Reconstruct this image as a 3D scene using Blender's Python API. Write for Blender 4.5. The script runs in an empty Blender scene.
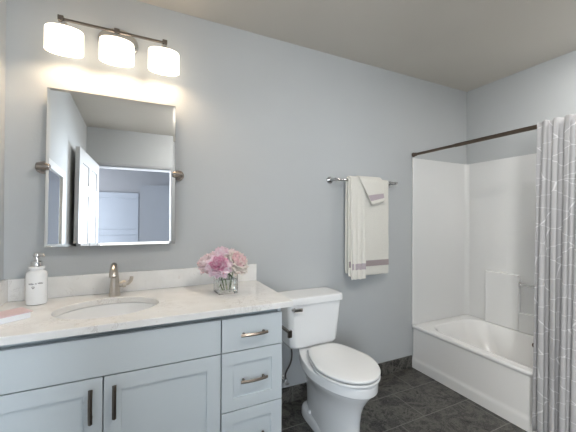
import bpy, bmesh, math, random
from mathutils import Vector, Matrix
PI = math.pi
random.seed(7)
S = bpy.context.scene
COL = S.collection

# ------------------------------------------------------------------ camera
CAM = Vector((0.582, -1.8744, 1.2509))
YAW, PITCH, ROLL = 0.4425, 0.0042, 0.0055
cd = bpy.data.cameras.new('camera')
cam = bpy.data.objects.new('camera', cd)
COL.objects.link(cam)
R0 = Vector((math.cos(YAW), -math.sin(YAW), 0))
D0 = Vector((math.sin(YAW), math.cos(YAW), 0))
Z0 = Vector((0, 0, 1))
FW = D0*math.cos(PITCH) + Z0*math.sin(PITCH)
UP0 = Z0*math.cos(PITCH) - D0*math.sin(PITCH)
RT = R0*math.cos(ROLL) + UP0*math.sin(ROLL)
UP = UP0*math.cos(ROLL) - R0*math.sin(ROLL)
cam.matrix_world = Matrix(((RT.x, UP.x, -FW.x, CAM.x), (RT.y, UP.y, -FW.y, CAM.y), (RT.z, UP.z, -FW.z, CAM.z), (0, 0, 0, 1)))
cd.sensor_width = 36
cd.lens = 305.16/576*36
cd.clip_start = 0.02
S.camera = cam

# ------------------------------------------------------------------ world, light, exposure
w = bpy.data.worlds.new('sky')
S.world = w
w.use_nodes = True
w.node_tree.nodes['Background'].inputs[0].default_value = (0.75, 0.87, 1.0, 1)
w.node_tree.nodes['Background'].inputs[1].default_value = 1.5

def area(name, loc, target, sx, sy, power, color):
    l = bpy.data.lights.new(name, 'AREA')
    l.shape = 'RECTANGLE'; l.size = sx; l.size_y = sy
    l.energy = power; l.color = color
    o = bpy.data.objects.new(name, l)
    o.location = loc
    d = Vector(target) - Vector(loc)
    o.rotation_euler = d.to_track_quat('-Z', 'Y').to_euler()
    COL.objects.link(o)
    return o
WIN_L, WIN_R = 85, 380
WIN_S = 460
DAY = (0.80, 0.90, 1.0)
# daylight through the doorway, from unseen bedroom windows put in to light the bathroom
area('window_daylight', (-0.95, -4.72, 1.5), (-0.95, -3, 1.5), 1.25, 1.35, WIN_L, DAY)
area('window_daylight', (1.95, -4.72, 1.5), (1.95, -3, 1.5), 1.25, 1.35, WIN_R, DAY)
area('window_daylight', (-1.92, -3.30, 1.40), (0, -3.30, 1.40), 1.75, 1.45, WIN_S, (0.97, 0.97, 0.95))  # added side window's light, reaching the tub through the doorway
SCONCE_W = 1.9
SHADE_EMIT = 2.6
ADDED_CEIL_EMIT = 58.0  # glow of the added ceiling lamp
ADDED_TUB_EMIT = 130.0  # glow of the added light over the tub
ADDED_CEIL_POS = (1.30, -1.64)

S.view_settings.view_transform = 'Standard'
S.view_settings.look = 'None'
S.view_settings.exposure = 0.10
S.view_settings.gamma = 1
S.view_settings.use_curve_mapping = False

# ------------------------------------------------------------------ materials
def mat(name, color=(0.8, 0.8, 0.8), rough=0.5, metal=0.0, **kw):
    m = bpy.data.materials.new(name)
    m.use_nodes = True
    b = m.node_tree.nodes['Principled BSDF']
    b.inputs['Base Color'].default_value = (*color, 1)
    b.inputs['Roughness'].default_value = rough
    b.inputs['Metallic'].default_value = metal
    for k, v in kw.items():
        b.inputs[k].default_value = v
    return m
class NT:
    def __init__(s, m):
        s.t = m.node_tree; s.b = s.t.nodes['Principled BSDF']
    def n(s, typ, **kw):
        x = s.t.nodes.new(typ)
        for k, v in kw.items(): setattr(x, k, v)
        return x
    def l(s, a, b): s.t.links.new(a, b)
    def coord(s, which='Object'): return s.n('ShaderNodeTexCoord').outputs[which]
    def math(s, op, a, b=None, c=None):
        x = s.n('ShaderNodeMath', operation=op)
        for i, v in enumerate((a, b, c)):
            if v is None: continue
            if isinstance(v, (int, float)): x.inputs[i].default_value = v
            else: s.l(v, x.inputs[i])
        return x.outputs[0]
    def noise(s, co, scale, detail=2, rough=0.5, dist=0):
        x = s.n('ShaderNodeTexNoise')
        x.inputs['Scale'].default_value = scale; x.inputs['Detail'].default_value = detail
        x.inputs['Roughness'].default_value = rough; x.inputs['Distortion'].default_value = dist
        s.l(co, x.inputs['Vector']); return x.outputs['Fac']
    def ramp(s, f, *stops):
        x = s.n('ShaderNodeValToRGB')
        e = x.color_ramp.elements
        while len(e) < len(stops): e.new(0.5)
        for i, (p, c) in enumerate(stops):
            e[i].position = p; e[i].color = (*c, 1)
        s.l(f, x.inputs[0]); return x.outputs[0]
    def mix(s, f, a, b):
        x = s.n('ShaderNodeMix', data_type='RGBA')
        for k, v in ((0, f), (6, a), (7, b)):
            if isinstance(v, (int, float)): x.inputs[k].default_value = v
            elif isinstance(v, tuple): x.inputs[k].default_value = (*v, 1)
            else: s.l(v, x.inputs[k])
        return x.outputs[2]
    def bump(s, h, strength=0.2, dist=0.01):
        x = s.n('ShaderNodeBump')
        x.inputs['Strength'].default_value = strength; x.inputs['Distance'].default_value = dist
        s.l(h, x.inputs['Height']); s.l(x.outputs[0], s.b.inputs['Normal'])

def wall_paint(name, c):
    m = mat(name, c, 0.6)
    N = NT(m); co = N.coord()
    N.l(N.mix(N.noise(co, 3, 3), tuple(v*0.97 for v in c), tuple(min(1, v*1.03) for v in c)), N.b.inputs['Base Color'])
    N.bump(N.noise(co, 90, 3), 0.10, 0.004)
    return m
M_WALL = wall_paint('grey_wall_paint', (0.485, 0.505, 0.515))
M_CEIL = wall_paint('ceiling_paint', (0.62, 0.585, 0.53))
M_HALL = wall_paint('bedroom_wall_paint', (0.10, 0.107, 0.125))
M_STEEL = mat('polished_steel', (0.50, 0.50, 0.50), 0.16, 1.0)
M_TRIM = mat('white_trim_paint', (0.78, 0.79, 0.79), 0.35)
M_CASING = mat('grey_casing_paint', (0.42, 0.43, 0.45), 0.45)
M_DOOR = mat('off_white_door_paint', (0.56, 0.56, 0.565), 0.4)
M_CAB = mat('pale_blue_grey_paint', (0.60, 0.655, 0.685), 0.38)
N = NT(M_CAB); N.bump(N.noise(N.coord(), 160, 2), 0.03, 0.002)
M_GAP = mat('cabinet_frame_shadow_paint', (0.50, 0.55, 0.58), 0.5)
M_PORC = mat('white_porcelain', (0.85, 0.86, 0.865), 0.12, **{'Coat Weight': 0.4, 'Coat Roughness': 0.05})
M_SEAT = mat('white_seat_plastic', (0.80, 0.81, 0.81), 0.22)
M_TUB = mat('white_acrylic', (0.85, 0.85, 0.84), 0.16)
M_CHROME = mat('chrome', (0.78, 0.77, 0.76), 0.10, 1.0)
M_NICK = mat('brushed_nickel', (0.56, 0.52, 0.47), 0.28, 1.0)
M_BRONZE = mat('dark_bronze', (0.16, 0.125, 0.10), 0.28, 0.95)
M_DARKN = mat('dark_nickel', (0.30, 0.265, 0.235), 0.25, 1.0)
M_PULL = mat('pull_bronze_nickel', (0.19, 0.165, 0.14), 0.30, 1.0)
M_MIRROR = mat('mirror_silver', (0.90, 0.91, 0.91), 0.0, 1.0)
M_HOSE = mat('braided_hose', (0.13, 0.12, 0.11), 0.4, 0.6)
M_RUBBER = mat('dark_rubber', (0.03, 0.03, 0.03), 0.6)
M_INK = mat('dark_ink', (0.05, 0.05, 0.06), 0.6)
M_PINK = mat('pink_card', (0.70, 0.54, 0.55), 0.55)
M_WHITE = mat('white_card', (0.80, 0.82, 0.84), 0.5)
M_GLASS = mat('clear_glass', (1, 1, 1), 0.0, 0.0, **{'Transmission Weight': 1.0, 'IOR': 1.45})
M_WATER = mat('water', (0.95, 1, 0.98), 0.0, 0.0, **{'Transmission Weight': 1.0, 'IOR': 1.33})
M_STEM = mat('flower_stem', (0.10, 0.19, 0.06), 0.5)
M_LEAF = mat('peony_leaf', (0.06, 0.14, 0.05), 0.45)
N = NT(M_LEAF); N.l(N.ramp(N.noise(N.coord(), 40, 2), (0.3, (0.035, 0.09, 0.03)), (0.7, (0.12, 0.22, 0.08))), N.b.inputs['Base Color'])

def petal_mat(name, c1, c2):
    m = mat(name, c1, 0.55, **{'Subsurface Weight': 0.12, 'Subsurface Radius': (0.01, 0.005, 0.005)})
    N = NT(m)
    N.l(N.ramp(N.noise(N.coord(), 55, 3), (0.32, c1), (0.68, c2)), N.b.inputs['Base Color'])
    return m
M_PET_PINK = petal_mat('petal_pink', (0.85, 0.62, 0.71), (0.89, 0.80, 0.85))
M_PET_DEEP = petal_mat('petal_deep_pink', (0.64, 0.20, 0.36), (0.88, 0.66, 0.75))
M_PET_PALE = petal_mat('petal_pale_pink', (0.85, 0.66, 0.70), (0.86, 0.76, 0.76))
M_PET_CREAM = petal_mat('petal_cream', (0.86, 0.77, 0.72), (0.88, 0.83, 0.76))
M_PET_HEART = petal_mat('petal_blush', (0.82, 0.50, 0.56), (0.87, 0.74, 0.70))

# floor tile: dark slate, running bond stepping a third of a tile
M_TILE = mat('dark_slate_tile', (0.05, 0.05, 0.05), 0.35)
def slate(N, co):
    a = N.noise(co, 9, 6, 0.65, 1.2)
    c = N.ramp(a, (0.36, (0.008, 0.008, 0.007)), (0.48, (0.034, 0.032, 0.028)), (0.55, (0.12, 0.115, 0.10)), (0.64, (0.016, 0.015, 0.013)))
    v = N.noise(co, 22, 5, 0.7, 2.5)
    vein = N.ramp(v, (0.48, (0, 0, 0)), (0.505, (1, 1, 1)), (0.53, (0, 0, 0)))
    return N.mix(N.math('MULTIPLY', vein, 0.7), c, (0.26, 0.25, 0.23)), a
N = NT(M_TILE)
co = N.coord()
sp = N.n('ShaderNodeSeparateXYZ'); N.l(co, sp.inputs[0])
ry = N.math('DIVIDE', N.math('ADD', sp.outputs[1], 0.235), 0.265)
row = N.math('FLOOR', ry)
rx = N.math('DIVIDE', N.math('SUBTRACT', N.math('SUBTRACT', sp.outputs[0], 2.394), N.math('MULTIPLY', row, 0.2)), 0.6)
def edge(N, r, size):
    f = N.math('FRACT', r)
    return N.math('MULTIPLY', N.math('MINIMUM', f, N.math('SUBTRACT', 1.0, f)), size)
dist = N.math('MINIMUM', edge(N, rx, 0.6), edge(N, ry, 0.265))
grout = N.math('LESS_THAN', dist, 0.0024)
cmb = N.n('ShaderNodeCombineXYZ'); N.l(N.math('FLOOR', rx), cmb.inputs[0]); N.l(row, cmb.inputs[1])
wn = N.n('ShaderNodeTexWhiteNoise'); N.l(cmb.outputs[0], wn.inputs[0])
off = N.n('ShaderNodeVectorMath', operation='MULTIPLY_ADD')
N.l(wn.outputs['Color'], off.inputs[0]); off.inputs[1].default_value = (7, 7, 7); N.l(co, off.inputs[2])
c, a = slate(N, off.outputs[0])
br = N.math('MULTIPLY_ADD', wn.outputs['Value'], 0.35, 0.0)
c = N.mix(br, c, (0.055, 0.053, 0.05))
N.l(N.mix(grout, c, (0.25, 0.245, 0.23)), N.b.inputs['Base Color'])
N.l(N.mix(grout, N.ramp(a, (0.3, (0.26,)*3), (0.7, (0.44,)*3)), (0.85, 0.85, 0.85)), N.b.inputs['Roughness'])
N.bump(N.math('ADD', N.math('MULTIPLY', N.math('SUBTRACT', 1.0, grout), 0.5), N.math('MULTIPLY', a, 0.8)), 0.25, 0.004)

M_BASE = mat('dark_slate_baseboard', (0.04, 0.04, 0.04), 0.5)
N = NT(M_BASE); co = N.coord(); c, a = slate(N, co)
sp = N.n('ShaderNodeSeparateXYZ'); N.l(co, sp.inputs[0])
g = N.math('LESS_THAN', edge(N, N.math('DIVIDE', N.math('SUBTRACT', sp.outputs[0], 2.405), 0.3), 0.3), 0.0016)
N.l(N.mix(g, c, (0.18, 0.17, 0.16)), N.b.inputs['Base Color'])

# embossed square tile pattern moulded into the white surround
M_SURR = mat('white_moulded_tile', (0.76, 0.765, 0.76), 0.12)
N = NT(M_SURR); co = N.coord()
sp = N.n('ShaderNodeSeparateXYZ'); N.l(co, sp.inputs[0])
h1 = edge(N, N.math('DIVIDE', N.math('SUBTRACT', sp.outputs[0], sp.outputs[1]), 0.108), 0.108)
h2 = edge(N, N.math('DIVIDE', sp.outputs[2], 0.108), 0.108)
hm = N.n('ShaderNodeMapRange'); hm.inputs['From Max'].default_value = 0.006
N.l(N.math('MINIMUM', h1, h2), hm.inputs['Value'])
N.bump(N.math('ADD', hm.outputs[0], N.math('MULTIPLY', N.noise(co, 14, 2), 0.7)), 0.12, 0.002)

M_PLAIN = mat('white_moulded_panel', (0.76, 0.765, 0.76), 0.14)
# quartz top
M_QUARTZ = mat('white_quartz', (0.78, 0.77, 0.75), 0.18)
N = NT(M_QUARTZ); co = N.coord()
c = N.ramp(N.noise(co, 12, 4), (0.3, (0.80, 0.795, 0.78)), (0.7, (0.88, 0.875, 0.86)))
v = N.noise(co, 7, 6, 0.7, 1.5)
vein = N.ramp(v, (0.485, (0, 0, 0)), (0.5, (1, 1, 1)), (0.515, (0, 0, 0)))
msk = N.ramp(N.noise(co, 5, 2), (0.5, (0, 0, 0)), (0.62, (1, 1, 1)))
f = N.math('MULTIPLY', N.math('MULTIPLY', vein, msk), 0.55)
c = N.mix(f, c, (0.48, 0.44, 0.40))
sp_ = N.ramp(N.noise(co, 38, 2), (0.70, (0, 0, 0)), (0.76, (1, 1, 1)))
c = N.mix(N.math('MULTIPLY', sp_, 0.35), c, (0.55, 0.47, 0.40))
N.l(c, N.b.inputs['Base Color'])

def fabric(name, c, sc=400):
    m = mat(name, c, 0.9, **{'Sheen Weight': 0.25})
    N = NT(m); co = N.coord()
    N.l(N.mix(N.noise(co, 120, 2), tuple(v*0.93 for v in c), tuple(min(1, v*1.06) for v in c)), N.b.inputs['Base Color'])
    N.bump(N.noise(co, sc, 2), 0.45, 0.004)
    return m
M_TOWEL = fabric('cream_terry', (0.74, 0.72, 0.66))
M_BAND = fabric('mauve_satin_band', (0.36, 0.30, 0.30), 700)
M_BANDL = fabric('lilac_satin_band', (0.47, 0.40, 0.43), 700)

# curtain: grey woven cloth with thin broken white lines; uv in metres along the cloth
M_CURT = mat('grey_curtain_cloth', (0.30, 0.30, 0.32), 0.85)
N = NT(M_CURT); uv = N.coord('UV')
mp = N.n('ShaderNodeMapping'); mp.inputs['Scale'].default_value = (3.6, 11.5, 1); mp.inputs['Rotation'].default_value = (0, 0, 0.12)
N.l(uv, mp.inputs[0])
vo = N.n('ShaderNodeTexVoronoi', feature='DISTANCE_TO_EDGE', voronoi_dimensions='2D')
vo.inputs['Scale'].default_value = 1.0; vo.inputs['Randomness'].default_value = 0.85
N.l(mp.outputs[0], vo.inputs['Vector'])
ln = N.ramp(vo.outputs['Distance'], (0.012, (1, 1, 1)), (0.022, (0, 0, 0)))
wv = N.noise(uv, 300, 2)
c = N.mix(wv, (0.43, 0.43, 0.44), (0.53, 0.53, 0.54))
N.l(N.mix(N.math('MULTIPLY', ln, 0.85), c, (0.74, 0.74, 0.75)), N.b.inputs['Base Color'])
N.bump(N.noise(uv, 500, 2), 0.2, 0.002)

M_SHADE = mat('lit_opal_glass', (0.9, 0.88, 0.85), 0.3)
b = M_SHADE.node_tree.nodes['Principled BSDF']
b.inputs['Emission Color'].default_value = (1.0, 0.86, 0.68, 1)
b.inputs['Emission Strength'].default_value = SHADE_EMIT
M_DOME = mat('lit_ceiling_glass', (0.9, 0.9, 0.88), 0.3)  # glowing glass of the added ceiling lamp
b = M_DOME.node_tree.nodes['Principled BSDF']
b.inputs['Emission Color'].default_value = (1.0, 0.97, 0.93, 1)
b.inputs['Emission Strength'].default_value = ADDED_CEIL_EMIT
M_LENS = mat('lit_frosted_lens', (0.9, 0.9, 0.88), 0.3)  # glowing lens of the added tub light
b = M_LENS.node_tree.nodes['Principled BSDF']
b.inputs['Emission Color'].default_value = (1.0, 0.97, 0.93, 1)
b.inputs['Emission Strength'].default_value = ADDED_TUB_EMIT

# ------------------------------------------------------------------ mesh helpers
def link(name, bm, material, parent=None, sharp=35, loc=None, uv=None):
    bmesh.ops.recalc_face_normals(bm, faces=bm.faces)
    ang = math.radians(sharp)
    for f in bm.faces: f.smooth = True
    for e in bm.edges:
        if len(e.link_faces) == 2 and e.calc_face_angle(0) > ang: e.smooth = False
    me = bpy.data.meshes.new(name)
    bm.to_mesh(me); bm.free()
    me.materials.append(material)
    o = bpy.data.objects.new(name, me)
    COL.objects.link(o)
    if parent: o.parent = parent
    if sharp <= 60:
        wn_ = o.modifiers.new('face_normals', 'WEIGHTED_NORMAL'); wn_.keep_sharp = True; wn_.weight = 80
    if loc: o.location = loc
    return o
def join(*bms):
    out = bmesh.new()
    for b_ in bms:
        me = bpy.data.meshes.new('tmp'); b_.to_mesh(me); b_.free()
        out.from_mesh(me); bpy.data.meshes.remove(me)
    return out
def box(x0, x1, y0, y1, z0, z1, bev=0.0, seg=2):
    bm = bmesh.new()
    bmesh.ops.create_cube(bm, size=1)
    for v in bm.verts:
        v.co = Vector((x0+(v.co.x+.5)*(x1-x0), y0+(v.co.y+.5)*(y1-y0), z0+(v.co.z+.5)*(z1-z0)))
    if bev > 0:
        bmesh.ops.bevel(bm, geom=list(bm.edges), offset=bev, segments=seg, affect='EDGES', profile=0.5)
    return bm
def loft(rings, cap0=True, cap1=True, closed=True):
    bm = bmesh.new()
    vr = [[bm.verts.new(p) for p in r] for r in rings]
    n = len(vr[0])
    for a, b_ in zip(vr, vr[1:]):
        for i in range(n if closed else n-1):
            j = (i+1) % n
            bm.faces.new((a[i], a[j], b_[j], b_[i]))
    if cap0: bm.faces.new(list(reversed(vr[0])))
    if cap1: bm.faces.new(vr[-1])
    return bm
def lathe(profile, cx, cy, cz=0, n=32, sx=1, sy=1, cap0=True, cap1=True):
    return loft([[(cx+r*sx*math.cos(2*PI*i/n), cy+r*sy*math.sin(2*PI*i/n), cz+z) for i in range(n)] for r, z in profile], cap0, cap1)
def tube(pts, r, n=12, caps=True, flat=None, refup=None):
    """Round (or flattened) tube along a list of points; r may be a list of radii."""
    pts = [Vector(p) for p in pts]
    rs = r if isinstance(r, (list, tuple)) else [r]*len(pts)
    up = Vector(refup) if refup else Vector((0, 0, 1))
    rings = []
    prev = None
    for i, p in enumerate(pts):
        t = (pts[min(i+1, len(pts)-1)] - pts[max(i-1, 0)]).normalized()
        if prev is None:
            a = up if abs(t.dot(up)) < 0.95 else Vector((1, 0, 0))
            s = t.cross(a).normalized()
        else:
            s = (prev - t*prev.dot(t)).normalized()
        prev = s
        u_ = s.cross(t).normalized()
        fx, fy = flat if flat else (1, 1)
        rings.append([p + s*rs[i]*fx*math.cos(2*PI*k/n) + u_*rs[i]*fy*math.sin(2*PI*k/n) for k in range(n)])
    return loft(rings, caps, caps)
def bez(p0, p1, p2, p3, n=10):
    P = [Vector(p) for p in (p0, p1, p2, p3)]
    out = []
    for i in range(n+1):
        t = i/n; s = 1-t
        out.append(P[0]*s**3 + P[1]*3*s*s*t + P[2]*3*s*t*t + P[3]*t**3)
    return out
def cyl(p0, p1, r, n=20): return tube([p0, p1], r, n)
def thing(name, label, cat, loc=(0, 0, 0), group=None):
    o = bpy.data.objects.new(name, None)
    o.empty_display_size = 0.1
    COL.objects.link(o); o.location = loc
    bpy.context.view_layer.update()
    o['label'] = label; o['category'] = cat
    if group: o['group'] = group
    return o
def tag(o, label, cat, group=None):
    o['label'] = label; o['category'] = cat
    if group: o['group'] = group
    return o
def part(name, bm, material, parent, sharp=35):
    """Mesh built in world coordinates, parented with its world place kept."""
    p = parent; off = Vector((0, 0, 0))
    while p is not None: off += p.location; p = p.parent
    bmesh.ops.translate(bm, verts=bm.verts, vec=-off)
    return link(name, bm, material, parent, sharp)
def struct(name, bm, material, parent=None, sharp=35):
    o = link(name, bm, material, parent, sharp)
    o['kind'] = 'structure'
    return o

# ------------------------------------------------------------------ the room
XL, XR, YF, HC = -0.012, 3.3265, -2.33, 2.44
XT = 2.627                              # outer face of the tub, edge of the surround
DX0, DX1, DH = 0.09, 0.90, 2.0         # doorway
struct('floor', box(XL-.1, XR+.1, YF-.13, .1, -.05, 0), M_TILE)
struct('ceiling', box(XL-.1, XR+.1, YF-.13, .1, HC, HC+.06), M_CEIL)
struct('wall_back', box(XL-.1, XR+.1, 0, .1, 0, HC), M_WALL)
struct('wall_left', box(XL-.1, XL, YF-.13, 0, 0, HC), M_WALL)
struct('wall_right', box(XR, XR+.1, YF-.13, 0, 0, HC), M_WALL)
struct('wall_front', join(box(XL, DX0, YF-.12, YF, 0, HC), box(DX1, XR, YF-.12, YF, 0, HC), box(DX0, DX1, YF-.12, YF, DH, HC)), M_WALL)
struct('wall_tub_end', box(XT, XR, YF, -1.545, 0, HC), M_WALL)
struct('baseboard_back', box(1.20, XT-.006, -.011, 0, 0, .10, .002), M_BASE)
struct('baseboard_front', box(DX1+.07, XT, YF, YF+.011, 0, .10, .002), M_BASE)
struct('baseboard_left', box(XL, XL+.011, YF+.02, -.56, 0, .10, .002), M_BASE)
cw, ch = .062, .03
struct('trim_1', join(box(DX0-cw, DX0, YF, YF+.014, 0, DH+ch, .003), box(DX1, DX1+cw, YF, YF+.014, 0, DH+ch, .003),
                      box(DX0, DX1, YF, YF+.014, DH, DH+ch, .003),
                      box(DX0, DX0+.012, YF-.12, YF, 0, DH), box(DX1-.012, DX1, YF-.12, YF, 0, DH), box(DX0+.012, DX1-.012, YF-.12, YF, DH-.012, DH)), M_CASING)

# open six-panel door, hinged at the left jamb and standing along the left wall
def make_door():
    W_, T_, H_ = .78, .035, 1.985
    st, mid = .105, .10
    rows = [(.02+.21, .82), (.93, 1.57), (1.67, 1.86)]
    bms = [box(0, W_, -T_/2+.008, T_/2-.008, .01, H_)]
    for sy in (-1, 1):
        y0, y1 = (T_/2-.008, T_/2) if sy > 0 else (-T_/2, -T_/2+.008)
        for x0, x1 in ((0, st), (W_/2-mid/2, W_/2+mid/2), (W_-st, W_)): bms.append(box(x0, x1, y0, y1, .01, H_))
        zs = [(.01, rows[0][0]), (rows[0][1], rows[1][0]), (rows[1][1], rows[2][0]), (rows[2][1], H_)]
        for z0, z1 in zs:
            for x0, x1 in ((st, W_/2-mid/2), (W_/2+mid/2, W_-st)): bms.append(box(x0, x1, y0, y1, z0, z1))
        for z0, z1 in rows:
            for x0, x1 in ((st, W_/2-mid/2), (W_/2+mid/2, W_-st)):
                i = .03
                r0 = [(x0+.012, z0+.012), (x1-.012, z0+.012), (x1-.012, z1-.012), (x0+.012, z1-.012)]
                r1 = [(x0+i, z0+i), (x1-i, z0+i), (x1-i, z1-i), (x0+i, z1-i)]
                ya = y0 if sy > 0 else y1; yb = ya + sy*.007
                bms.append(loft([[(x, ya, z) for x, z in r0], [(x, yb, z) for x, z in r1]], False, True))
    d = struct('door_1', join(*bms), M_DOOR)
    d.location = (DX0+.012, YF+.036, 0)
    d.rotation_euler = (0, 0, math.radians(94.5))
    kb = []
    for sy in (-1, 1):
        kb.append(tube([(W_-.06, sy*.0172, .93), (W_-.06, sy*.022, .93), (W_-.06, sy*.024, .93), (W_-.06, sy*.045, .93), (W_-.06, sy*.05, .93), (W_-.06, sy*.062, .93), (W_-.06, sy*.07, .93)], [.03, .03, .011, .011, .024, .026, .012], 18))
    k = link('door_knob', join(*kb), M_NICK, d)
make_door()

# bedroom beyond the doorway (seen only in the mirror)
HB = -4.65
struct('floor_bedroom', box(-1.8, 2.9, HB-.1, YF-.131, -.05, 0), mat('bedroom_carpet', (0.42, 0.40, 0.37), 0.95))
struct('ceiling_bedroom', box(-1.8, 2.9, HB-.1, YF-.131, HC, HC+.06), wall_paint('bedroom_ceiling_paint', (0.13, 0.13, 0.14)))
WN = ((-1.6, -.3), (1.3, 2.6))
bms = [box(-1.8, 2.9, HB-.1, HB, 0, .8), box(-1.8, 2.9, HB-.1, HB, 2.2, HC)]
for x0, x1 in ((-1.8, -1.6), (-.3, 1.3), (2.6, 2.9)): bms.append(box(x0, x1, HB-.1, HB, .8, 2.2))
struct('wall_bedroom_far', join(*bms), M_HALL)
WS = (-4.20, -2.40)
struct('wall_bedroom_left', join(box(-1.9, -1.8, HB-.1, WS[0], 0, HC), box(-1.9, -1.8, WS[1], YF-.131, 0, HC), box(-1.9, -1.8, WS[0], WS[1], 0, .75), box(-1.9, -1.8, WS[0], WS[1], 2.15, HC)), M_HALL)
struct('window_3', join(*[box(-1.87, -1.82, a0, a1, b0, b1) for a0, a1, b0, b1 in ((WS[0], WS[0]+.05, .75, 2.15), (WS[1]-.05, WS[1], .75, 2.15), (WS[0]+.05, WS[1]-.05, .75, .80), (WS[0]+.05, WS[1]-.05, 2.10, 2.15), (WS[0]+.05, WS[1]-.05, 1.43, 1.47))]), M_TRIM)  # side window, added out of sight to light the tub
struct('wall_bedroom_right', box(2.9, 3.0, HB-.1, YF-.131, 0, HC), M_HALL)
struct('wall_closet', box(.52, 1.25, HB+.001, HB+.75, 0, 2.05), M_HALL)
for i, (x0, x1) in enumerate(WN):
    f_ = .05
    bm = join(box(x0, x0+f_, HB-.06, HB-.01, .8, 2.2), box(x1-f_, x1, HB-.06, HB-.01, .8, 2.2), box(x0+f_, x1-f_, HB-.06, HB-.01, .8, .8+f_),
              box(x0+f_, x1-f_, HB-.06, HB-.01, 2.2-f_, 2.2), box(x0+f_, x1-f_, HB-.06, HB-.01, 1.48, 1.52))
    struct('window_%d' % (i+1), bm, M_TRIM)  # unseen windows, placed to send daylight through the doorway
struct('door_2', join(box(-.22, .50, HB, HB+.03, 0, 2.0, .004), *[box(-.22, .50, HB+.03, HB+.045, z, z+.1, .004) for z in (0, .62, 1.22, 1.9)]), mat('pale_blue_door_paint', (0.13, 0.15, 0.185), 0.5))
tag(link('white_dresser_chest', join(box(-.28, .50, HB+.06, HB+.45, .06, .93, .004), box(-.30, .505, HB+.055, HB+.47, .93, .96, .004),
    *[box(-.25, .47, HB+.45, HB+.465, z, z+.25, .004) for z in (.09, .37, .65)],
    *[box(x, x+.05, y, y+.05, 0, .06) for x in (-.27, .44) for y in (HB+.08, HB+.39)]), M_TRIM),
    'white chest of drawers in the room beyond the doorway, seen in the mirror', 'chest')

# ------------------------------------------------------------------ vanity
YB = -.5464                              # counter front
ZC, CT = .846, .028
YD = -.5264                              # front face of doors and drawers
van = thing('vanity_cabinet', 'pale blue-grey shaker vanity cabinet under the white counter', 'cabinet', (.6, -.26, 0))
ZT_ = ZC-CT-.001
part('carcass', join(box(1.1764, 1.1944, YD+.021, -.002, .11, ZT_, .001), box(XL+.002, XL+.020, YD+.021, -.002, .11, ZT_), box(XL+.020, 1.1764, -.020, -.002, .11, ZT_),
     box(XL+.020, 1.1764, YD+.034, -.020, .11, .128), box(XL+.020, 1.1764, YD+.034, YD+.048, .128, .785), box(XL+.020, 1.1764, YD+.048, YD+.066, .785, ZT_)), M_CAB, van)
part('toe_kick', box(XL+.002, 1.1944, YD+.085, -.01, 0, .11), M_CAB, van)
def shaker(x0, x1, z0, z1, fr=.057, slab=False):
    yb, yf = YD+.0205, YD
    if slab: return box(x0, x1, yf, yb, z0, z1, .0022)
    b1 = [box(x0+fr-.002, x1-fr+.002, yf+.0075, yb, z0+fr-.002, z1-fr+.002)]
    b1 += [box(x0, x0+fr, yf, yb, z0, z1, .0015), box(x1-fr, x1, yf, yb, z0, z1, .0015),
           box(x0+fr-.001, x1-fr+.001, yf, yb, z0, z0+fr, .0012), box(x0+fr-.001, x1-fr+.001, yf, yb, z1-fr, z1, .0012)]
    return join(*b1)
def pull(cx, cz, vertical, parent):
    n = 10; L = .064
    pts = []
    for i in range(n+1):
        t = -1 + 2*i/n
        bow = .022 + .007*(1-t*t)
        pts.append((cx + (0 if vertical else t*L), YD-bow, cz + (t*L if vertical else 0)))
    bms = [tube(pts, .0072, 4, True, flat=(1.0, .75) , refup=(0, 1, 0))]
    for s in (-1, 1):
        q = s*.048
        x_, z_ = (cx, cz+q) if vertical else (cx+q, cz)
        bms.append(box(x_-.005, x_+.005, YD-.027, YD, z_-.005, z_+.005, .001))
    return part('door_pull' if vertical else 'drawer_pull', join(*bms), M_PULL, parent, 30)
g = .0022
part('false_drawer_front', shaker(XL+.006, .8973-g, .6423+g, .7937, slab=True), M_CAB, van)
for x0, x1, hx in ((XL+.006, .4485, .410), (.4485, .8973, .487)):
    d = part('door', shaker(x0+g, x1-g, .118, .6423-g, .06), M_CAB, van)
    pull(hx, .547, True, d)
for z0, z1, sl in ((.6423, .7937, True), (.3762, .6423, False), (.113, .3762, False)):
    d = part('drawer_front', shaker(.8973+g+.001, 1.1925, z0+g, z1-(0 if sl else g), .054, sl), M_CAB, van)
    pull(1.046, (z0+z1)/2+.0, False, d)

# counter with an oval cut-out
SCX, SCY, SA, SB = .445, -.292, .205, .163
def counter_mesh():
    bm = bmesh.new()
    n = 64
    x0, x1, y0, y1 = XL+.001, 1.2412, YB, -.001
    zt, zb = ZC, ZC-CT
    def hole(a): return (SCX+SA*math.cos(a), SCY+SB*math.sin(a))
    angs = sorted(set([2*PI*i/n for i in range(n)] + [math.atan2(yy-SCY, xx-SCX) % (2*PI) for xx in (x0, x1) for yy in (y0, y1)]))
    def outer(a):
        dx, dy = math.cos(a), math.sin(a)
        t = min(((x1-SCX)/dx if dx > 1e-9 else (x0-SCX)/dx if dx < -1e-9 else 9), ((y1-SCY)/dy if dy > 1e-9 else (y0-SCY)/dy if dy < -1e-9 else 9))
        return (SCX+dx*t, SCY+dy*t)
    rings = []
    H = [hole(a) for a in angs]; O = [outer(a) for a in angs]
    b_ = .002
    Oin = [(min(max(x, x0+b_), x1-b_), min(max(y, y0+b_), y1)) for x, y in O]
    rings = [[(x, y, zb) for x, y in H], [(x, y, zt-.003) for x, y in H], [(SCX+(x-SCX)*1.012, SCY+(y-SCY)*1.012, zt) for x, y in H],
             [(x, y, zt) for x, y in Oin], [(x, y, zt-b_) for x, y in O], [(x, y, zb) for x, y in O], [(x, y, zb) for x, y in H]]
    m = loft(rings, False, False)
    bmesh.ops.remove_doubles(m, verts=m.verts, dist=1e-5)
    return m
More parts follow.
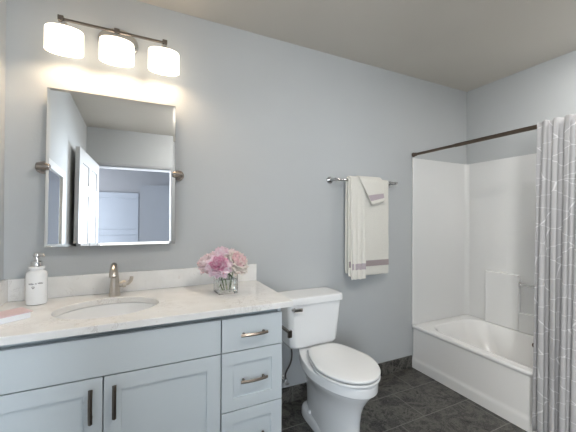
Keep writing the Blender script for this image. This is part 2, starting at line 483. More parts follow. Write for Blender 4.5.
ctr = tag(link('countertop', counter_mesh(), M_QUARTZ, None, 30), 'white quartz countertop with an oval sink opening, on the vanity cabinet', 'countertop')
link('backsplash', box(XL+.021, 1.2412, -.0175, -.0005, ZC+.0002, ZC+.1045, .002), M_QUARTZ, ctr)
link('side_splash', box(XL+.0005, XL+.0205, YB+.03, -.0005, ZC+.0002, ZC+.1045, .002), M_QUARTZ, ctr)

sink = thing('sink_basin', 'white oval undermount sink set in the quartz countertop', 'sink', (SCX, SCY, ZC-.17))
prof = [(1.05, -.0285), (1.045, -.0285), (1.00, -.032), (.97, -.06), (.90, -.10), (.74, -.135), (.45, -.155), (.12, -.162), (.11, -.17), (.0, -.17)]
outp = [(.06, -.185), (.5, -.172), (.80, -.15), (.98, -.10), (1.05, -.06)]
rg = [[(SCX+SA*r*math.cos(2*PI*i/48), SCY+SB*r*math.sin(2*PI*i/48), ZC+z) for i in range(48)] for r, z in (list(reversed(outp)))]
inner = loft([[(SCX+SA*max(r, .02)*math.cos(2*PI*i/48), SCY+SB*max(r, .02)*math.sin(2*PI*i/48), ZC+z) for i in range(48)] for r, z in prof[::-1] + outp[::-1]], True, True)
part('basin', inner, M_PORC, sink, 50)
part('drain', lathe([(.024, 0), (.024, .003), (.017, .004), (.015, .002)], SCX, SCY, ZC-.163, 24), M_CHROME, sink)

# faucet
FX, FY = .452, -.083
fa = thing('faucet', 'brushed nickel single-lever faucet behind the oval sink', 'faucet', (FX, FY, ZC))
bms = [lathe([(.027, 0), (.027, .005), (.023, .008)], FX, FY, ZC, 28)]
path = [(FX, FY, ZC+.004), (FX, FY-.001, ZC+.05), (FX, FY-.004, ZC+.10), (FX, FY-.012, ZC+.135), (FX, FY-.03, ZC+.155), (FX, FY-.055, ZC+.160), (FX, FY-.083, ZC+.148), (FX, FY-.100, ZC+.128), (FX, FY-.106, ZC+.112)]
bms.append(tube(path, [.0265, .0225, .0175, .0155, .015, .0155, .0165, .0172, .0172], 18, refup=(1, 0, 0)))
part('spout', join(*bms), M_NICK, fa, 40)
bms = [tube([(FX+.012, FY, ZC+.055), (FX+.034, FY, ZC+.056), (FX+.036, FY, ZC+.056), (FX+.050, FY, ZC+.057)], [.014, .014, .018, .018], 18),
       tube([(FX+.048, FY, ZC+.057), (FX+.062, FY-.002, ZC+.060), (FX+.074, FY-.006, ZC+.073), (FX+.078, FY-.008, ZC+.092)], [.012, .0105, .0095, .009], 12)]
part('lever', join(*bms), M_NICK, fa, 40)

# soap dispenser
PX, PY = .141, -.112
sd = thing('soap_dispenser', 'white ceramic soap dispenser with a metal pump, by the left end of the backsplash', 'soap dispenser', (PX, PY, ZC))
bt = part('bottle', lathe([(.032, 0), (.039, .003), (.0405, .010), (.0405, .135), (.0385, .146), (.032, .153), (.026, .156), (.026, .160), (.031, .162), (.031, .172), (.028, .1735)], PX, PY, ZC+.0003, 36, 1, .82), M_PORC, sd, 50)
part('collar', lathe([(.022, 0), (.022, .020), (.019, .024), (.009, .025), (.008, .040), (.014, .043), (.015, .054), (.010, .061)], PX, PY, ZC+.1742, 24), M_CHROME, sd, 45)
pm = part('pump_nozzle', tube([(PX-.004, PY, ZC+.227), (PX+.012, PY-.008, ZC+.229), (PX+.026, PY-.016, ZC+.226), (PX+.031, PY-.019, ZC+.217)], [.009, .0075, .0065, .006], 12), M_CHROME, sd)
# small script lettering and a heart, too small to read, wrapped on the bottle's front
def on_bottle(ang, z, out=.0006):
    r = .0405+out
    return (PX+r*math.sin(ang), PY-r*.82*math.cos(ang), ZC+z)
def squiggle(a0, a1, z, amp, waves, seed):
    rr = random.Random(seed); pts = []
    n = waves*8
    for i in range(n+1):
        t = i/n
        a_ = a0+(a1-a0)*t + .05*math.sin(2*PI*waves*t+1.2)
        pts.append(on_bottle(a_, z + amp*math.sin(2*PI*waves*t)*(.6+.4*rr.random())))
    return tube(pts, .0007, 5)
mk = [squiggle(-.55, -.05, .098, .004, 4, 1), squiggle(.1, .17, .099, .003, 1, 2), squiggle(.30, .75, .100, .003, 4, 3)]
ht = []
for i in range(25):
    t = 2*PI*i/24
    ht.append(on_bottle(-.12+.0105*16*math.sin(t)**3/16*12*.9, .082+.0045*(13*math.cos(t)-5*math.cos(2*t)-2*math.cos(3*t)-math.cos(4*t))/13))
mk.append(tube(ht, .001, 5))
part('script_marking', join(*mk), M_INK, bt)

# flat box with a pink top
bx = thing('flat_box', 'flat white box with a pink top, lying by the wall left of the sink', 'box', (.10, -.33, ZC))
P0, P1 = Vector((.030, -.452)), Vector((.186, -.336))
dx = (P1-P0).normalized(); dy = Vector((-dx.y, dx.x))
def obox(l0, l1, w0, w1, z0, z1, bev):
    m_ = box(l0, l1, w0, w1, z0, z1, bev)
    for v in m_.verts:
        q = P0 + dx*v.co.x + dy*v.co.y
        v.co = Vector((q.x, q.y, v.co.z))
    return m_
LL = (P1-P0).length
part('box_body', obox(.04, LL-.006, .003, .090, ZC+.0002, ZC+.0235, .0015), M_WHITE, bx)
m_ = loft([[(.036, -.002, ZC+.0235), (LL, -.002, ZC+.0235), (LL, .096, ZC+.0235), (.036, .096, ZC+.0235)],
           [(.036, -.002, ZC+.027), (LL, -.002, ZC+.027), (LL, .096, ZC+.027), (.036, .096, ZC+.027)],
           [(.046, .016, ZC+.030), (LL-.018, .016, ZC+.030), (LL-.018, .080, ZC+.030), (.046, .080, ZC+.030)]])
for v in m_.verts:
    q = P0 + dx*v.co.x + dy*v.co.y; v.co = Vector((q.x, q.y, v.co.z))
part('box_lid', m_, M_PINK, bx)

# ------------------------------------------------------------------ vase of peonies
VX, VY = .985, -.245
vs = thing('glass_vase', 'square clear glass vase of water holding peonies, on the counter', 'vase', (VX, VY, ZC))
def sq(cx, cy, h, z, r=.008, n=4, rot=math.radians(4)):
    out = []
    for cxs, cys, a0 in ((1, 1, 0), (-1, 1, PI/2), (-1, -1, PI), (1, -1, 1.5*PI)):
        for k in range(n+1):
            a = a0 + k*PI/2/n
            x_, y_ = cxs*(h-r)+r*math.cos(a), cys*(h-r)+r*math.sin(a)
            out.append((cx+x_*math.cos(rot)-y_*math.sin(rot), cy+x_*math.sin(rot)+y_*math.cos(rot), z))
    return out
hv, VH = .053, .118
part('vessel', loft([sq(VX, VY, hv-.002, ZC+.0003), sq(VX, VY, hv, ZC+.003), sq(VX, VY, hv, ZC+VH-.001), sq(VX, VY, hv-.001, ZC+VH), sq(VX, VY, hv-.0045, ZC+VH), sq(VX, VY, hv-.005, ZC+VH-.002), sq(VX, VY, hv-.005, ZC+.012), sq(VX, VY, hv-.007, ZC+.010)]), M_GLASS, vs, 40)
part('water', loft([sq(VX, VY, hv-.0075, ZC+.0105), sq(VX, VY, hv-.0055, ZC+.013), sq(VX, VY, hv-.0055, ZC+.075)]), M_WATER, vs, 40)

def petal(length, width, cup, ruffle, rr, nu=5, nv=6):
    """A cupped petal growing from the origin up +Z, its inner face to -X; returns a grid of points."""
    ph = rr.random()*6
    pts = []
    for j in range(nv+1):
        t = j/nv
        wv = width*math.sin(PI*min(1, .12+.80*t))**.75*(1 if t < .8 else 1-.25*(t-.8)/.2)
        rowp = []
        for i in range(nu+1):
            s = -1 + 2*i/nu
            y_ = s*wv/2
            bend = cup*math.sin(t*PI*.62)
            x_ = bend*length*.55 - (s*s)*width*.22*(.4+cup*.6) + ruffle*math.sin(s*5+ph)*t*t*.5
            z_ = length*t*(1-.10*s*s*t) + ruffle*math.cos(s*6+ph*2)*t*t
            rowp.append(Vector((x_, y_, z_)))
        pts.append(rowp)
    return pts
def bloom_layers(layers, scale, rr):
    bm = bmesh.new()
    for k, (cnt, tilt, length, width, cup, rad) in enumerate(layers):
        for c_ in range(cnt):
            az = 2*PI*c_/cnt + k*.7 + rr.uniform(-.2, .2)
            tl = tilt + rr.uniform(-.14, .14)
            G = petal(length*rr.uniform(.88, 1.1), width*rr.uniform(.88, 1.12), cup, .05*length*1.6, rr)
            Rm = Matrix.Rotation(az, 3, 'Z') @ Matrix.Rotation(tl, 3, 'Y')
            V = [[bm.verts.new((Rm @ p + Vector((math.cos(az)*rad, math.sin(az)*rad, 0)))*scale) for p in rw] for rw in G]
            for a_, b2 in zip(V, V[1:]):
                for i in range(len(a_)-1): bm.faces.new((a_[i], a_[i+1], b2[i+1], b2[i]))
    return bm
def peony(loc, axis, scale, mo, mi, label, stem_to, seed):
    rr = random.Random(seed)
    loc = Vector(loc)
    th = thing('peony', label, 'flower', loc, 'peonies in the glass vase')
    q = Vector(axis).normalized().to_track_quat('Z', 'Y').to_matrix()
    outer_ = bloom_layers([(8, 1.55, .052, .050, .55, .004), (9, 1.20, .054, .050, .55, .003), (9, .92, .052, .046, .5, .003)], scale, rr)
    inner_ = bloom_layers([(10, .66, .048, .038, .45, .002), (9, .42, .046, .032, .35, .002), (8, .22, .045, .026, .3, .001), (5, .08, .043, .022, .2, .001)], scale, rr)
    for nm, b_, m_ in (('outer_petals', outer_, mo), ('inner_petals', inner_, mi)):
        for v in b_.verts: v.co = q @ v.co
        o = link(nm, b_, m_, th, 80)
        md = o.modifiers.new('thick', 'SOLIDIFY'); md.thickness = .0007
    p1 = Vector(stem_to) - loc
    st = bez(-(q @ Vector((0, 0, .002))), q @ Vector((0, 0, -.035)), p1*.6, p1, 8)
    s_ = link('stem', tube(st, .0024, 8), M_STEM, th)
    lv = bmesh.new()
    for k in range(3):
        base = st[3+k]
        az = rr.random()*6.28
        dirv = Vector((math.cos(az), math.sin(az), rr.uniform(.0, .4))).normalized()
        side = dirv.cross(Vector((0, 0, 1))).normalized()
        prev = None
        Lf = .038
        for j in range(7):
            t = j/6
            wd = .011*math.sin(PI*t)**.8+.0003
            c_ = base + dirv*Lf*t + Vector((0, 0, .012*math.sin(t*2)))
            rw = [lv.verts.new(c_ - side*wd + Vector((0, 0, .002))), lv.verts.new(c_), lv.verts.new(c_ + side*wd + Vector((0, 0, .002)))]
            if prev:
                for i in range(2): lv.faces.new((prev[i], prev[i+1], rw[i+1], rw[i]))
            prev = rw
    lo = link('leaf_spray', lv, M_LEAF, s_, 80)
    md = lo.modifiers.new('thick', 'SOLIDIFY'); md.thickness = .0005
    return th
zb = ZC+.016
peony((.938, -.290, ZC+.146), (-.25, -.75, .75), 1.24, M_PET_PINK, M_PET_DEEP, 'large deep pink peony at the front left of the vase', (.975, -.235, zb), 1)
peony((1.036, -.272, ZC+.156), (.40, -.62, .75), 1.30, M_PET_CREAM, M_PET_HEART, 'large cream peony with a blush heart at the right of the vase', (1.000, -.250, zb), 2)
peony((.965, -.225, ZC+.192), (-.10, -.3, 1), 1.10, M_PET_PALE, M_PET_PINK, 'pink peony at the top of the bouquet in the vase', (.985, -.262, zb), 3)
peony((.893, -.225, ZC+.155), (-.8, -.2, .7), 1.05, M_PET_PALE, M_PET_PALE, 'pale pink peony at the far left of the bouquet', (.965, -.255, zb), 4)
peony((1.030, -.190, ZC+.180), (.4, .25, .9), 1.05, M_PET_CREAM, M_PET_PALE, 'pale peony at the back of the bouquet nearest the wall', (1.005, -.225, zb), 5)

# ------------------------------------------------------------------ tilting wall mirror
MZ = 1.488
mx0, mx1, mz0, mz1 = .156, .743, 1.102, 1.877
tm = thing('tilting_mirror', 'frameless tilting mirror with a polished angled rim, on two dark brackets above the sink', 'mirror', ((mx0+mx1)/2, -.05, MZ))
bv, th_ = .013, .006
def rect(i, y): return [(mx0+i, y, mz0+i), (mx1-i, y, mz0+i), (mx1-i, y, mz1-i), (mx0+i, y, mz1-i)]
gl = loft([rect(0, -.046), rect(0, -.0495), rect(bv, -.052)])
gl = part('mirror_glass', gl, M_MIRROR, tm, 0.3)
gl.rotation_euler = (math.radians(-1.95), 0, 0)
bk = part('mirror_backing', box(mx0+.004, mx1-.004, -.0455, -.034, mz0+.004, mz1-.004), mat('grey_backing', (0.35, 0.33, 0.30), 0.6), tm)
bk.rotation_euler = gl.rotation_euler
for s, x_ in ((-1, mx0), (1, mx1)):
    bms = [cyl((x_+s*.020, 0, MZ), (x_+s*.020, -.012, MZ), .031, 28), cyl((x_+s*.020, -.010, MZ), (x_+s*.020, -.046, MZ), .016, 18),
           tube([(x_+s*.036, -.054, MZ), (x_+s*.033, -.054, MZ), (x_+s*.003, -.054, MZ), (x_-s*.014, -.058, MZ), (x_-s*.017, -.058, MZ)], [.014, .018, .018, .014, .011], 24)]
    part('swivel_bracket', join(*bms), M_DARKN, tm)

# ------------------------------------------------------------------ three-light vanity lamp
LZ, LY = 2.187, -.105
vl = thing('vanity_light', 'chrome three-light wall lamp with oval opal glass shades above the mirror', 'wall lamp', (.455, 0, 2.16))
part('backplate', loft([[(.455+.097*f_*math.cos(2*PI*i/40), y_, 2.180+.075*f_*math.sin(2*PI*i/40)) for i in range(40)] for y_, f_ in ((-.0005, 1), (-.012, 1), (-.02, .93), (-.024, .7), (-.025, .3))]), M_CHROME, vl, 50)
part('arm', join(cyl((.458, -.022, LZ), (.458, LY, LZ), .010, 16), lathe([(.016, 0), (.016, .03)], .458, -.03, LZ-.015, 20)), M_CHROME, vl)
part('bar', join(box(.212, .690, LY-.0055, LY+.0055, LZ-.0055, LZ+.0055, .001), *[box(x_-.012, x_+.012, LY-.012, LY+.012, LZ-.011, LZ+.013, .002) for x_ in (.222, .455, .680)]), M_DARKN, vl)
for x_ in (.2365, .455, .6765):
    sx_, sy_ = .077, .046
    rings = []
    for r_, z_ in ((1, 2.032), (1.01, 2.035), (1.01, 2.130), (1.0, 2.136), (.96, 2.140), (.5, 2.141), (.5, 2.138), (.95, 2.137), (.98, 2.128), (.98, 2.035)):
        rings.append([(x_+sx_*r_*math.cos(2*PI*i/40), LY+sy_*r_*math.sin(2*PI*i/40), z_) for i in range(40)])
    rings.append(rings[0])
    m_ = loft(rings, False, False)
    bmesh.ops.remove_doubles(m_, verts=m_.verts, dist=1e-6)
    sh = part('glass_shade', m_, M_SHADE, vl, 60)
    part('socket_cap', lathe([(.012, .030), (.012, .016), (.024, .014), (.026, 0), (.02, -.012), (.014, -.03)], x_, LY, 2.1425, 24), M_CHROME, sh)
    l = bpy.data.lights.new('vanity_bulb', 'POINT')
    l.energy = SCONCE_W; l.color = (1.0, .76, .50); l.shadow_soft_size = .022
    lo = bpy.data.objects.new('vanity_bulb', l); lo.location = (x_, LY, 2.072); COL.objects.link(lo)

# ------------------------------------------------------------------ towel bar and towels
TZ, TY = 1.522, -.068
tb = thing('towel_bar', 'chrome towel bar on the wall above the toilet side', 'towel bar', (2.09, 0, TZ))
part('bar', cyl((1.800, TY, TZ), (2.372, TY, TZ), .0085, 16), M_STEEL, tb)
for x_ in (1.800, 2.372):
    part('post', join(cyl((x_, -.0003, TZ), (x_, -.010, TZ), .024, 24), cyl((x_, -.008, TZ), (x_, TY-.012, TZ), .0115, 16)), M_STEEL, tb)
def hang(x0, x1, zf, zbk, r, y_front=0, n=22, nf=26, fold=.003, waves=3, seed=0, th=.006, top_shift=0.0, taper=0.0):
    """Cloth folded over the bar: down the back to zbk, over at radius r, down the front to zf."""
    prof = []
    kk = 14
    for i in range(kk+1): prof.append((TY+r, zbk+(TZ-zbk)*i/kk))
    for i in range(1, 8):
        a = PI*i/8
        prof.append((TY+r*math.cos(a), TZ+r*math.sin(a)))
    for i in range(nf+1): prof.append((TY-r-y_front*(i/nf), TZ+(zf-TZ)*i/nf))
    bm = bmesh.new(); V = []
    for (y_, z_) in prof:
        k = max(0, (TZ-z_)/(TZ-zf)); sg = -1 if y_ < TY else .4
        V.append([bm.verts.new((x0+(x1-x0)*i/n + taper*k*(i/n-.5) + .0015*math.sin(z_*23+i), y_ + sg*fold*k*(1+math.sin(waves*2*PI*i/n+seed)), z_+.0012*math.sin(i*1.1+seed))) for i in range(n+1)])
    for a_, b_ in zip(V, V[1:]):
        for i in range(n): bm.faces.new((a_[i], a_[i+1], b_[i+1], b_[i]))
    bmesh.ops.recalc_face_normals(bm, faces=bm.faces)
    return bm
def solid(o, t, off=0):
    md = o.modifiers.new('thick', 'SOLIDIFY'); md.thickness = t; md.offset = off
    m2 = o.modifiers.new('soft', 'SUBSURF'); m2.levels = 1; m2.render_levels = 1
    return o
def strip(x0, x1, z0, z1, yfun, n=16, m=4, xs=None):
    bm = bmesh.new(); V = []
    for j in range(m+1):
        z_ = z0+(z1-z0)*j/m
        V.append([bm.verts.new((x0+(x1-x0)*i/n, yfun(i/n, z_), z_)) for i in range(n+1)])
    for a_, b_ in zip(V, V[1:]):
        for i in range(n): bm.faces.new((a_[i], a_[i+1], b_[i+1], b_[i]))
    return bm
BX0, BX1, BZ = 1.905, 2.285, .825
bt_ = solid(link('bath_towel', hang(BX0, BX1, BZ, .842, .016, fold=.0022, waves=2, seed=1), M_TOWEL, None, 80), .009)
tag(bt_, 'wide cream bath towel with a mauve band, folded over the towel bar', 'towel')
def yb_(t, z_):
    k = (TZ-z_)/(TZ-BZ)
    return TY-.016-.0022*k*(1+math.sin(2*2*PI*t+1)) - .0062
link('band', strip(BX0+.004, BX1-.004, .893, .936, yb_, 22), M_BAND, bt_)
HX0, HX1, HZ = 1.918, 2.046, .806
ht_ = solid(link('hand_towel', hang(HX0, HX1, HZ, .95, .028, y_front=.004, fold=.006, waves=3, seed=2, n=30), M_TOWEL, None, 80), .009)
tag(ht_, 'narrow gathered cream hand towel hanging over the left of the bath towel', 'towel')
def yh_(t, z_):
    k = (TZ-z_)/(TZ-HZ)
    return TY-.028-.004*k-.006*k*(1+math.sin(3*2*PI*t+2)) - .0060
link('band', strip(HX0+.003, HX1-.003, .876, .920, yh_, 30), M_BANDL, ht_)
# washcloth: hangs askew, one corner down
def wash():
    bm = bmesh.new(); n, m = 14, 18
    V = []
    for j in range(m+1):
        t = j/m
        rowp = []
        for i in range(n+1):
            s = i/n
            if t < .15:
                a = PI*(t/.15)*.9
                y_, z_ = TY+.042*math.cos(a), TZ+.042*math.sin(a)
                tt = 0
            else:
                tt = (t-.15)/.85
                y_, z_ = TY-.042-.006*tt, TZ
            # hem runs from a low left corner up to the right
            x_top = 1.990+.215*s
            x_bot = 2.098+.122*s
            z_bot = 1.338+.036*s
            x_ = x_top+(x_bot-x_top)*tt
            if tt > 0: z_ = TZ+.004+(z_bot-TZ)*tt
            rowp.append(bm.verts.new((x_, y_-.004*tt*math.sin(s*PI), z_)))
        V.append(rowp)
    for a_, b_ in zip(V, V[1:]):
        for i in range(n): bm.faces.new((a_[i], a_[i+1], b_[i+1], b_[i]))
    bmesh.ops.recalc_face_normals(bm, faces=bm.faces)
    return bm
wc = solid(link('washcloth', wash(), M_TOWEL, None, 80), .007)
tag(wc, 'small cream washcloth draped askew over the top of the bath towel', 'washcloth')
def wband():
    bm = bmesh.new(); n, m = 10, 3; V = []
    for j in range(m+1):
        tt = .62+.22*j/m
        rowp = []
        for i in range(n+1):
            s = .03+.90*i/n
            x_top, x_bot, z_bot = 1.990+.215*s, 2.098+.122*s, 1.338+.036*s
            rowp.append(bm.verts.new((x_top+(x_bot-x_top)*tt, TY-.042-.006*tt-.004*tt*math.sin(s*PI)-.0052, TZ+.004+(z_bot-TZ)*tt)))
        V.append(rowp)
    for a_, b_ in zip(V, V[1:]):
        for i in range(n): bm.faces.new((a_[i], a_[i+1], b_[i+1], b_[i]))
    return bm
link('band', wband(), M_BANDL, wc)

# ------------------------------------------------------------------ toilet
TX = 1.580
to = thing('toilet', 'white two-piece toilet with closed lid between vanity and bathtub', 'toilet', (TX, -.40, 0))
def egg(cx, hw, yf, yb, z, n=48, eb=2.6, ef=2.0, mid=None, hb=None):
    """Plan outline: round at the front (yf), squarer at the back (yb); hb = half width at the back."""
    ym = mid if mid is not None else yb+(yf-yb)*.52
    out = []
    for i in range(n):
        a = 2*PI*i/n
        c_, s_ = math.cos(a), math.sin(a)
        e = ef if s_ < 0 else eb
        x_ = math.copysign(abs(c_)**(2/e), c_)
        k = abs(s_)**(2/e)
        y_ = ym + (yf-ym)*k if s_ < 0 else ym + (yb-ym)*k
        h_ = hw
        if hb is not None and s_ > 0: h_ = hw + (hb-hw)*k**1.3
        out.append((cx+x_*h_, y_, z))
    return out
bx_ = TX+.002
rings = [egg(bx_, .084, -.600, -.13, 0, hb=.080), egg(bx_, .086, -.605, -.13, .02, hb=.080), egg(bx_, .085, -.606, -.13, .08, hb=.072),
         egg(bx_, .086, -.610, -.12, .18, hb=.070), egg(bx_, .094, -.620, -.11, .24, hb=.076), egg(bx_, .112, -.636, -.10, .285, hb=.088),
         egg(bx_, .136, -.662, -.08, .324, hb=.105), egg(bx_, .151, -.681, -.07, .350, hb=.112), egg(bx_, .156, -.687, -.07, .366, hb=.115),
         egg(bx_, .156, -.687, -.07, .3695, hb=.115), egg(bx_, .171, -.704, -.06, .3705, hb=.104), egg(bx_, .174, -.708, -.06, .375, hb=.104), egg(bx_, .175, -.709, -.06, .412, hb=.104),
         egg(bx_, .173, -.706, -.06, .4205, hb=.104), egg(bx_, .168, -.700, -.064, .424, hb=.104)]
part('bowl', loft(rings), M_PORC, to, 55)
ft = loft([egg(bx_, .091, -.46, -.12, 0, eb=4, ef=3), egg(bx_, .094, -.465, -.118, .01, eb=4, ef=3), egg(bx_, .092, -.46, -.12, .045, eb=4, ef=3), egg(bx_, .084, -.44, -.13, .062, eb=4, ef=3), egg(bx_, .060, -.36, -.15, .072, eb=4, ef=3)])
part('foot', ft, M_PORC, to, 55)
for s in (-1, 1): part('bolt_cap', lathe([(.014, 0), (.014, .008), (.010, .014), (.004, .016)], bx_+s*.076, -.25, .062, 16), M_PORC, to)
def slab(nm, z0, z1, yb, dome):
    h, hb = .171, .108
    rg = [egg(bx_, h-.004, -.707, yb-.004, z0, hb=hb-.004, mid=-.48, eb=6), egg(bx_, h, -.712, yb, z0+.0035, hb=hb, mid=-.48, eb=6),
          egg(bx_, h, -.712, yb, z1-.006, hb=hb, mid=-.48, eb=6), egg(bx_, h-.004, -.707, yb-.004, z1, hb=hb-.004, mid=-.48, eb=6)]
    if dome: rg += [egg(bx_, .142, -.66, yb-.022, z1+.0045, hb=.09, mid=-.47, eb=5), egg(bx_, .075, -.565, yb-.08, z1+.0065, hb=.05, mid=-.45, eb=4)]
    part(nm, loft(rg), M_SEAT, to, 60)
slab('seat', .4265, .4435, -.262, False)
slab('seat_lid', .4475, .465, -.255, True)
for s in (-1, 1): part('hinge', box(bx_+s*.075-.018, bx_+s*.075+.018, -.256, -.240, .4243, .4465, .005, 3), M_SEAT, to)
def rrect(cx, hw, y0, y1, z, r=.03, n=5, bow=0.0):
    out = []
    xm, ym = cx, (y0+y1)/2
    hy = (y1-y0)/2
    for cxs, cys, a0 in ((1, 1, 0), (-1, 1, PI/2), (-1, -1, PI), (1, -1, 1.5*PI)):
        for k in range(n+1):
            a = a0 + k*PI/2/n
            x_, y_ = xm+cxs*(hw-r)+r*math.cos(a), ym+cys*(hy-r)+r*math.sin(a)
            out.append((x_, y_, z))
    return out
tx_ = TX-.004
part('tank_gasket', box(tx_-.055, tx_+.055, -.15, -.06, .4235, .4275, .006), M_PORC, to)
part('tank', loft([rrect(tx_, .140, -.165, -.045, .4255, .04), rrect(tx_, .165, -.188, -.030, .434, .04), rrect(tx_, .173, -.197, -.022, .456, .038), rrect(tx_, .187, -.205, -.016, .60, .036), rrect(tx_, .196, -.210, -.014, .709, .034)]), M_PORC, to, 50)
part('tank_lid', loft([rrect(tx_, .198, -.214, -.012, .7105, .035), rrect(tx_, .205, -.222, -.008, .714, .035), rrect(tx_, .205, -.222, -.008, .742, .035), rrect(tx_, .199, -.216, -.011, .754, .034), rrect(tx_, .17, -.19, -.03, .7575, .03)]), M_PORC, to, 40)
part('flush_lever', join(cyl((1.412, -.206, .686), (1.412, -.222, .686), .014, 16), box(1.404, 1.464, -.234, -.220, .674, .697, .004)), M_CHROME, to)

sl = thing('water_supply_line', 'dark braided water supply hose and valve behind the toilet', 'supply hose', (1.43, -.012, .16))
part('hose', tube(bez((1.437, -.05, .185), (1.40, -.085, .28), (1.48, -.11, .28), (1.447, -.10, .428), 14), .0055, 10), M_HOSE, sl)
part('shutoff_valve', join(cyl((1.437, -.0005, .165), (1.437, -.006, .165), .026, 20), cyl((1.437, -.004, .165), (1.437, -.066, .165), .0085, 14), cyl((1.437, -.05, .155), (1.437, -.05, .19), .010, 14), tube([(1.437, -.066, .165), (1.437, -.078, .165)], .016, 14, flat=(1, .6))), M_CHROME, sl)

ph = thing('toilet_paper_holder', 'empty bronze toilet paper arm on the side of the vanity', 'paper holder', (1.1944, -.30, .63))
part('arm', join(cyl((1.1942, -.29, .64), (1.205, -.29, .64), .022, 20), cyl((1.203, -.29, .64), (1.285, -.29, .64), .007, 12), box(1.278, 1.291, -.415, -.283, .633, .647, .002)), M_PULL, ph)
part('end_stop', box(1.274, 1.296, -.428, -.414, .615, .652, .002), M_PULL, ph)

# ------------------------------------------------------------------ bathtub and surround
tubt = thing('bathtub', 'white alcove bathtub with a flat apron along the right wall', 'bathtub', (2.98, -.77, 0))
TX0, TX1, TY0, TY1, TZR = XT, XR-.002, -1.5225, -.002, .352
def trect(ix0, ix1, iy0, iy1, z, r, n=8):
    x0, x1, y0, y1 = TX0+ix0, TX1-ix1, TY0+iy0, TY1-iy1
    out = []
    for cx_, cy_, a0 in ((x1-r, y1-r, 0), (x0+r, y1-r, PI/2), (x0+r, y0+r, PI), (x1-r, y0+r, 1.5*PI)):
        for k in range(n+1):
            a = a0+k*PI/2/n
            out.append((cx_+r*math.cos(a), cy_+r*math.sin(a), z))
    return out
rings = [trect(0, 0, 0, 0, 0, .002), trect(0, 0, 0, 0, .055, .002), trect(.006, 0, 0, 0, .075, .002), trect(.014, 0, 0, 0, .095, .002), trect(.014, 0, 0, 0, .318, .002), trect(.006, 0, 0, 0, .328, .002), trect(0, 0, 0, 0, .335, .002),
         trect(0, 0, 0, 0, .346, .004), trect(.006, 0, 0, 0, .354, .004),
         trect(.060, .040, .09, .085, .354, .15), trect(.068, .046, .098, .092, .352, .15), trect(.078, .054, .108, .102, .34, .15), trect(.095, .07, .13, .14, .25, .15),
         trect(.115, .09, .16, .22, .12, .14), trect(.15, .12, .22, .30, .085, .12), trect(.22, .19, .3, .4, .08, .1)]
part('tub_shell', loft(rings), M_TUB, tubt, 50)
gx, gy, gz = 3.20, -.606, .302
part('overflow_plate', join(cyl((gx+.045, gy, gz), (gx+.030, gy, gz), .022, 20), cyl((gx+.034, gy, gz), (gx+.012, gy, gz), .009, 12)), M_BRONZE, tubt)

sr = thing('tub_surround', 'white moulded tile surround on the walls above the bathtub', 'tub surround', (3.0, -.02, .355))
ST = 1.755
part('back_panel', box(XT+.006, XR-.012, -.010, -.0008, .356, ST, .002), M_SURR, sr)
part('side_panel', box(XR-.012, XR-.0008, -1.5225, -.0008, .356, ST, .002), M_SURR, sr)
part('end_panel', box(XT+.006, XR-.012, -1.5440, -1.5345, .356, ST, .002), M_SURR, sr)
part('corner_cove', loft([[(XR-.011-.04*(1-math.sin(a)), -.0095-.04*(1-math.cos(a)), z_) for a in [PI/2*i/8 for i in range(9)]] + [(XR-.0100, -.0085, z_)] for z_ in (.356, ST-.004)]), M_PLAIN, sr, 50)
part('edge_trim', box(XT-.006, XT+.008, -.013, -.0008, .356, ST+.003, .003), M_TUB, sr)
LX = XR-.012
ledge = join(box(LX-.036, LX+.001, -.465, -.20, .356, .800, .008, 3), box(LX-.036, LX+.001, -1.02, -.4649, .356, .505, .008, 3), box(LX-.036, LX+.001, -1.28, -1.02, .356, .800, .008, 3))
part('soap_ledge', ledge, M_PLAIN, sr)
part('grab_bar', join(cyl((LX-.018, -.466, .727), (LX-.018, -1.019, .727), .010, 16), cyl((LX-.018, -.4655, .727), (LX-.018, -.472, .727), .017, 16), cyl((LX-.018, -1.0195, .727), (LX-.018, -1.013, .727), .017, 16)), M_CHROME, sr)

# ------------------------------------------------------------------ shower rod and curtain
RX, RZ = XT+.010, 1.783
rd = thing('shower_rod', 'dark bronze shower curtain rod above the tub edge', 'curtain rod', (RX, 0, RZ))
part('rod', join(cyl((RX, -.0005, RZ), (RX, -.40, RZ), .0115, 16), cyl((RX, -.385, RZ), (RX, -1.543, RZ), .0135, 16)), M_BRONZE, rd)
for y_, s in ((-.0004, -1), (-1.5440, 1)): part('end_flange', tube([(RX, y_, RZ), (RX, y_+s*.008, RZ), (RX, y_+s*.012, RZ), (RX, y_+s*.03, RZ)], [.019, .019, .016, .015], 20), M_BRONZE, rd)

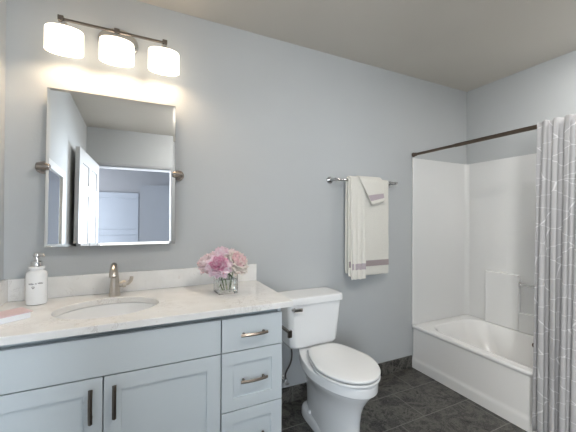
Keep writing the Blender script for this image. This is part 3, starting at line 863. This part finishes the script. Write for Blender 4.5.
def curtain():
    bm = bmesh.new(); uvl = bm.loops.layers.uv.new('UVMap')
    y0, y1 = -.918, -1.48
    nf = 11; per = 16; n = nf*per; m = 40
    zt, zb_ = 1.797, .06
    rr = random.Random(4)
    amp = [rr.uniform(.022, .032) for _ in range(nf+1)]
    jit = [rr.uniform(-.006, .006) for _ in range(nf+2)]
    V = []; arc = []
    for j in range(m+1):
        t = j/m
        rowv = []; al = [0.0]
        for i in range(n+1):
            s = i/per; k = min(int(s), nf-1)
            a_ = amp[k]*(1-(s-k)) + amp[k+1]*(s-k)
            a_ *= .62+.5*min(1, t*2) + .1*math.sin(3*t+k)
            ph_ = 2*PI*s
            x_ = RX-.034 - .046*t**.7 + a_*math.sin(ph_) + .004*math.sin(ph_*2.3+t*4)
            y_ = y0+(y1-y0)*s/nf + jit[k]*(1-(s-k))*t + jit[k+1]*(s-k)*t + .010*math.sin(2*ph_+.6)*(.5+.5*t)
            rowv.append(Vector((x_, y_, zt+(zb_-zt)*t)))
        V.append(rowv)
    for i in range(1, n+1): arc.append(None)
    al = [0.0]
    for i in range(1, n+1): al.append(al[-1]+(V[m//2][i]-V[m//2][i-1]).length)
    B = [[bm.verts.new(p) for p in rw] for rw in V]
    for j in range(m):
        for i in range(n):
            f_ = bm.faces.new((B[j][i], B[j][i+1], B[j+1][i+1], B[j+1][i]))
            for lp, (ii, jj) in zip(f_.loops, ((i, j), (i+1, j), (i+1, j+1), (i, j+1))):
                lp[uvl].uv = (al[ii], V[jj][ii].z)
    return bm
cu = link('shower_curtain', curtain(), M_CURT, None, 80)
md = cu.modifiers.new('thick', 'SOLIDIFY'); md.thickness = .0012
tag(cu, 'grey shower curtain with thin broken white lines, bunched on the rod', 'curtain')

# ------------------------------------------------------------------ left wall mirror (seen in the big mirror) and the added, unseen ceiling lamps
wm = thing('framed_wall_mirror', 'white framed mirror on the left wall, seen reflected in the big mirror', 'mirror', (XL, -1.0, 1.4))
fy0, fy1, fz0, fz1, fw = -1.22, -.60, 1.00, 1.69, .06
part('frame', join(box(XL+.0005, XL+.022, fy0, fy0+fw, fz0, fz1, .003), box(XL+.0005, XL+.022, fy1-fw, fy1, fz0, fz1, .003), box(XL+.0005, XL+.022, fy0+fw, fy1-fw, fz0, fz0+fw, .003), box(XL+.0005, XL+.022, fy0+fw, fy1-fw, fz1-fw, fz1, .003)), M_TRIM, wm)
part('mirror_glass', box(XL+.0006, XL+.010, fy0+fw-.002, fy1-fw+.002, fz0+fw-.002, fz1-fw+.002), M_MIRROR, wm)

cx_, cy_ = ADDED_CEIL_POS
cl = thing('ceiling_light', 'round flush glass ceiling lamp over the middle of the room', 'ceiling lamp', (cx_, cy_, HC))  # lamp added out of view to even out the brightness
part('base_ring', lathe([(.16, 0), (.16, -.022), (.15, -.026)], cx_, cy_, HC-.0005, 40), M_NICK, cl)
part('glass_dome', lathe([(.148, -.0265), (.150, -.06), (.135, -.095), (.095, -.12), (.05, -.132), (.01, -.135)], cx_, cy_, HC, 40), M_DOME, cl, 60)

rl = thing('recessed_light', 'round recessed ceiling light over the bathtub', 'ceiling lamp', (2.98, -1.25, HC))  # light added out of view to brighten the tub side
part('trim_ring', loft([[(2.98+r_*math.cos(2*PI*i/40), -1.25+r_*math.sin(2*PI*i/40), HC+z_) for i in range(40)] for r_, z_ in ((.105, -.0004), (.103, -.006), (.080, -.008), (.078, -.003))], False, False), M_TRIM, rl)
part('lens', lathe([(.079, -.0005), (.077, -.004), (.01, -.005)], 2.98, -1.25, HC, 40), M_LENS, rl)
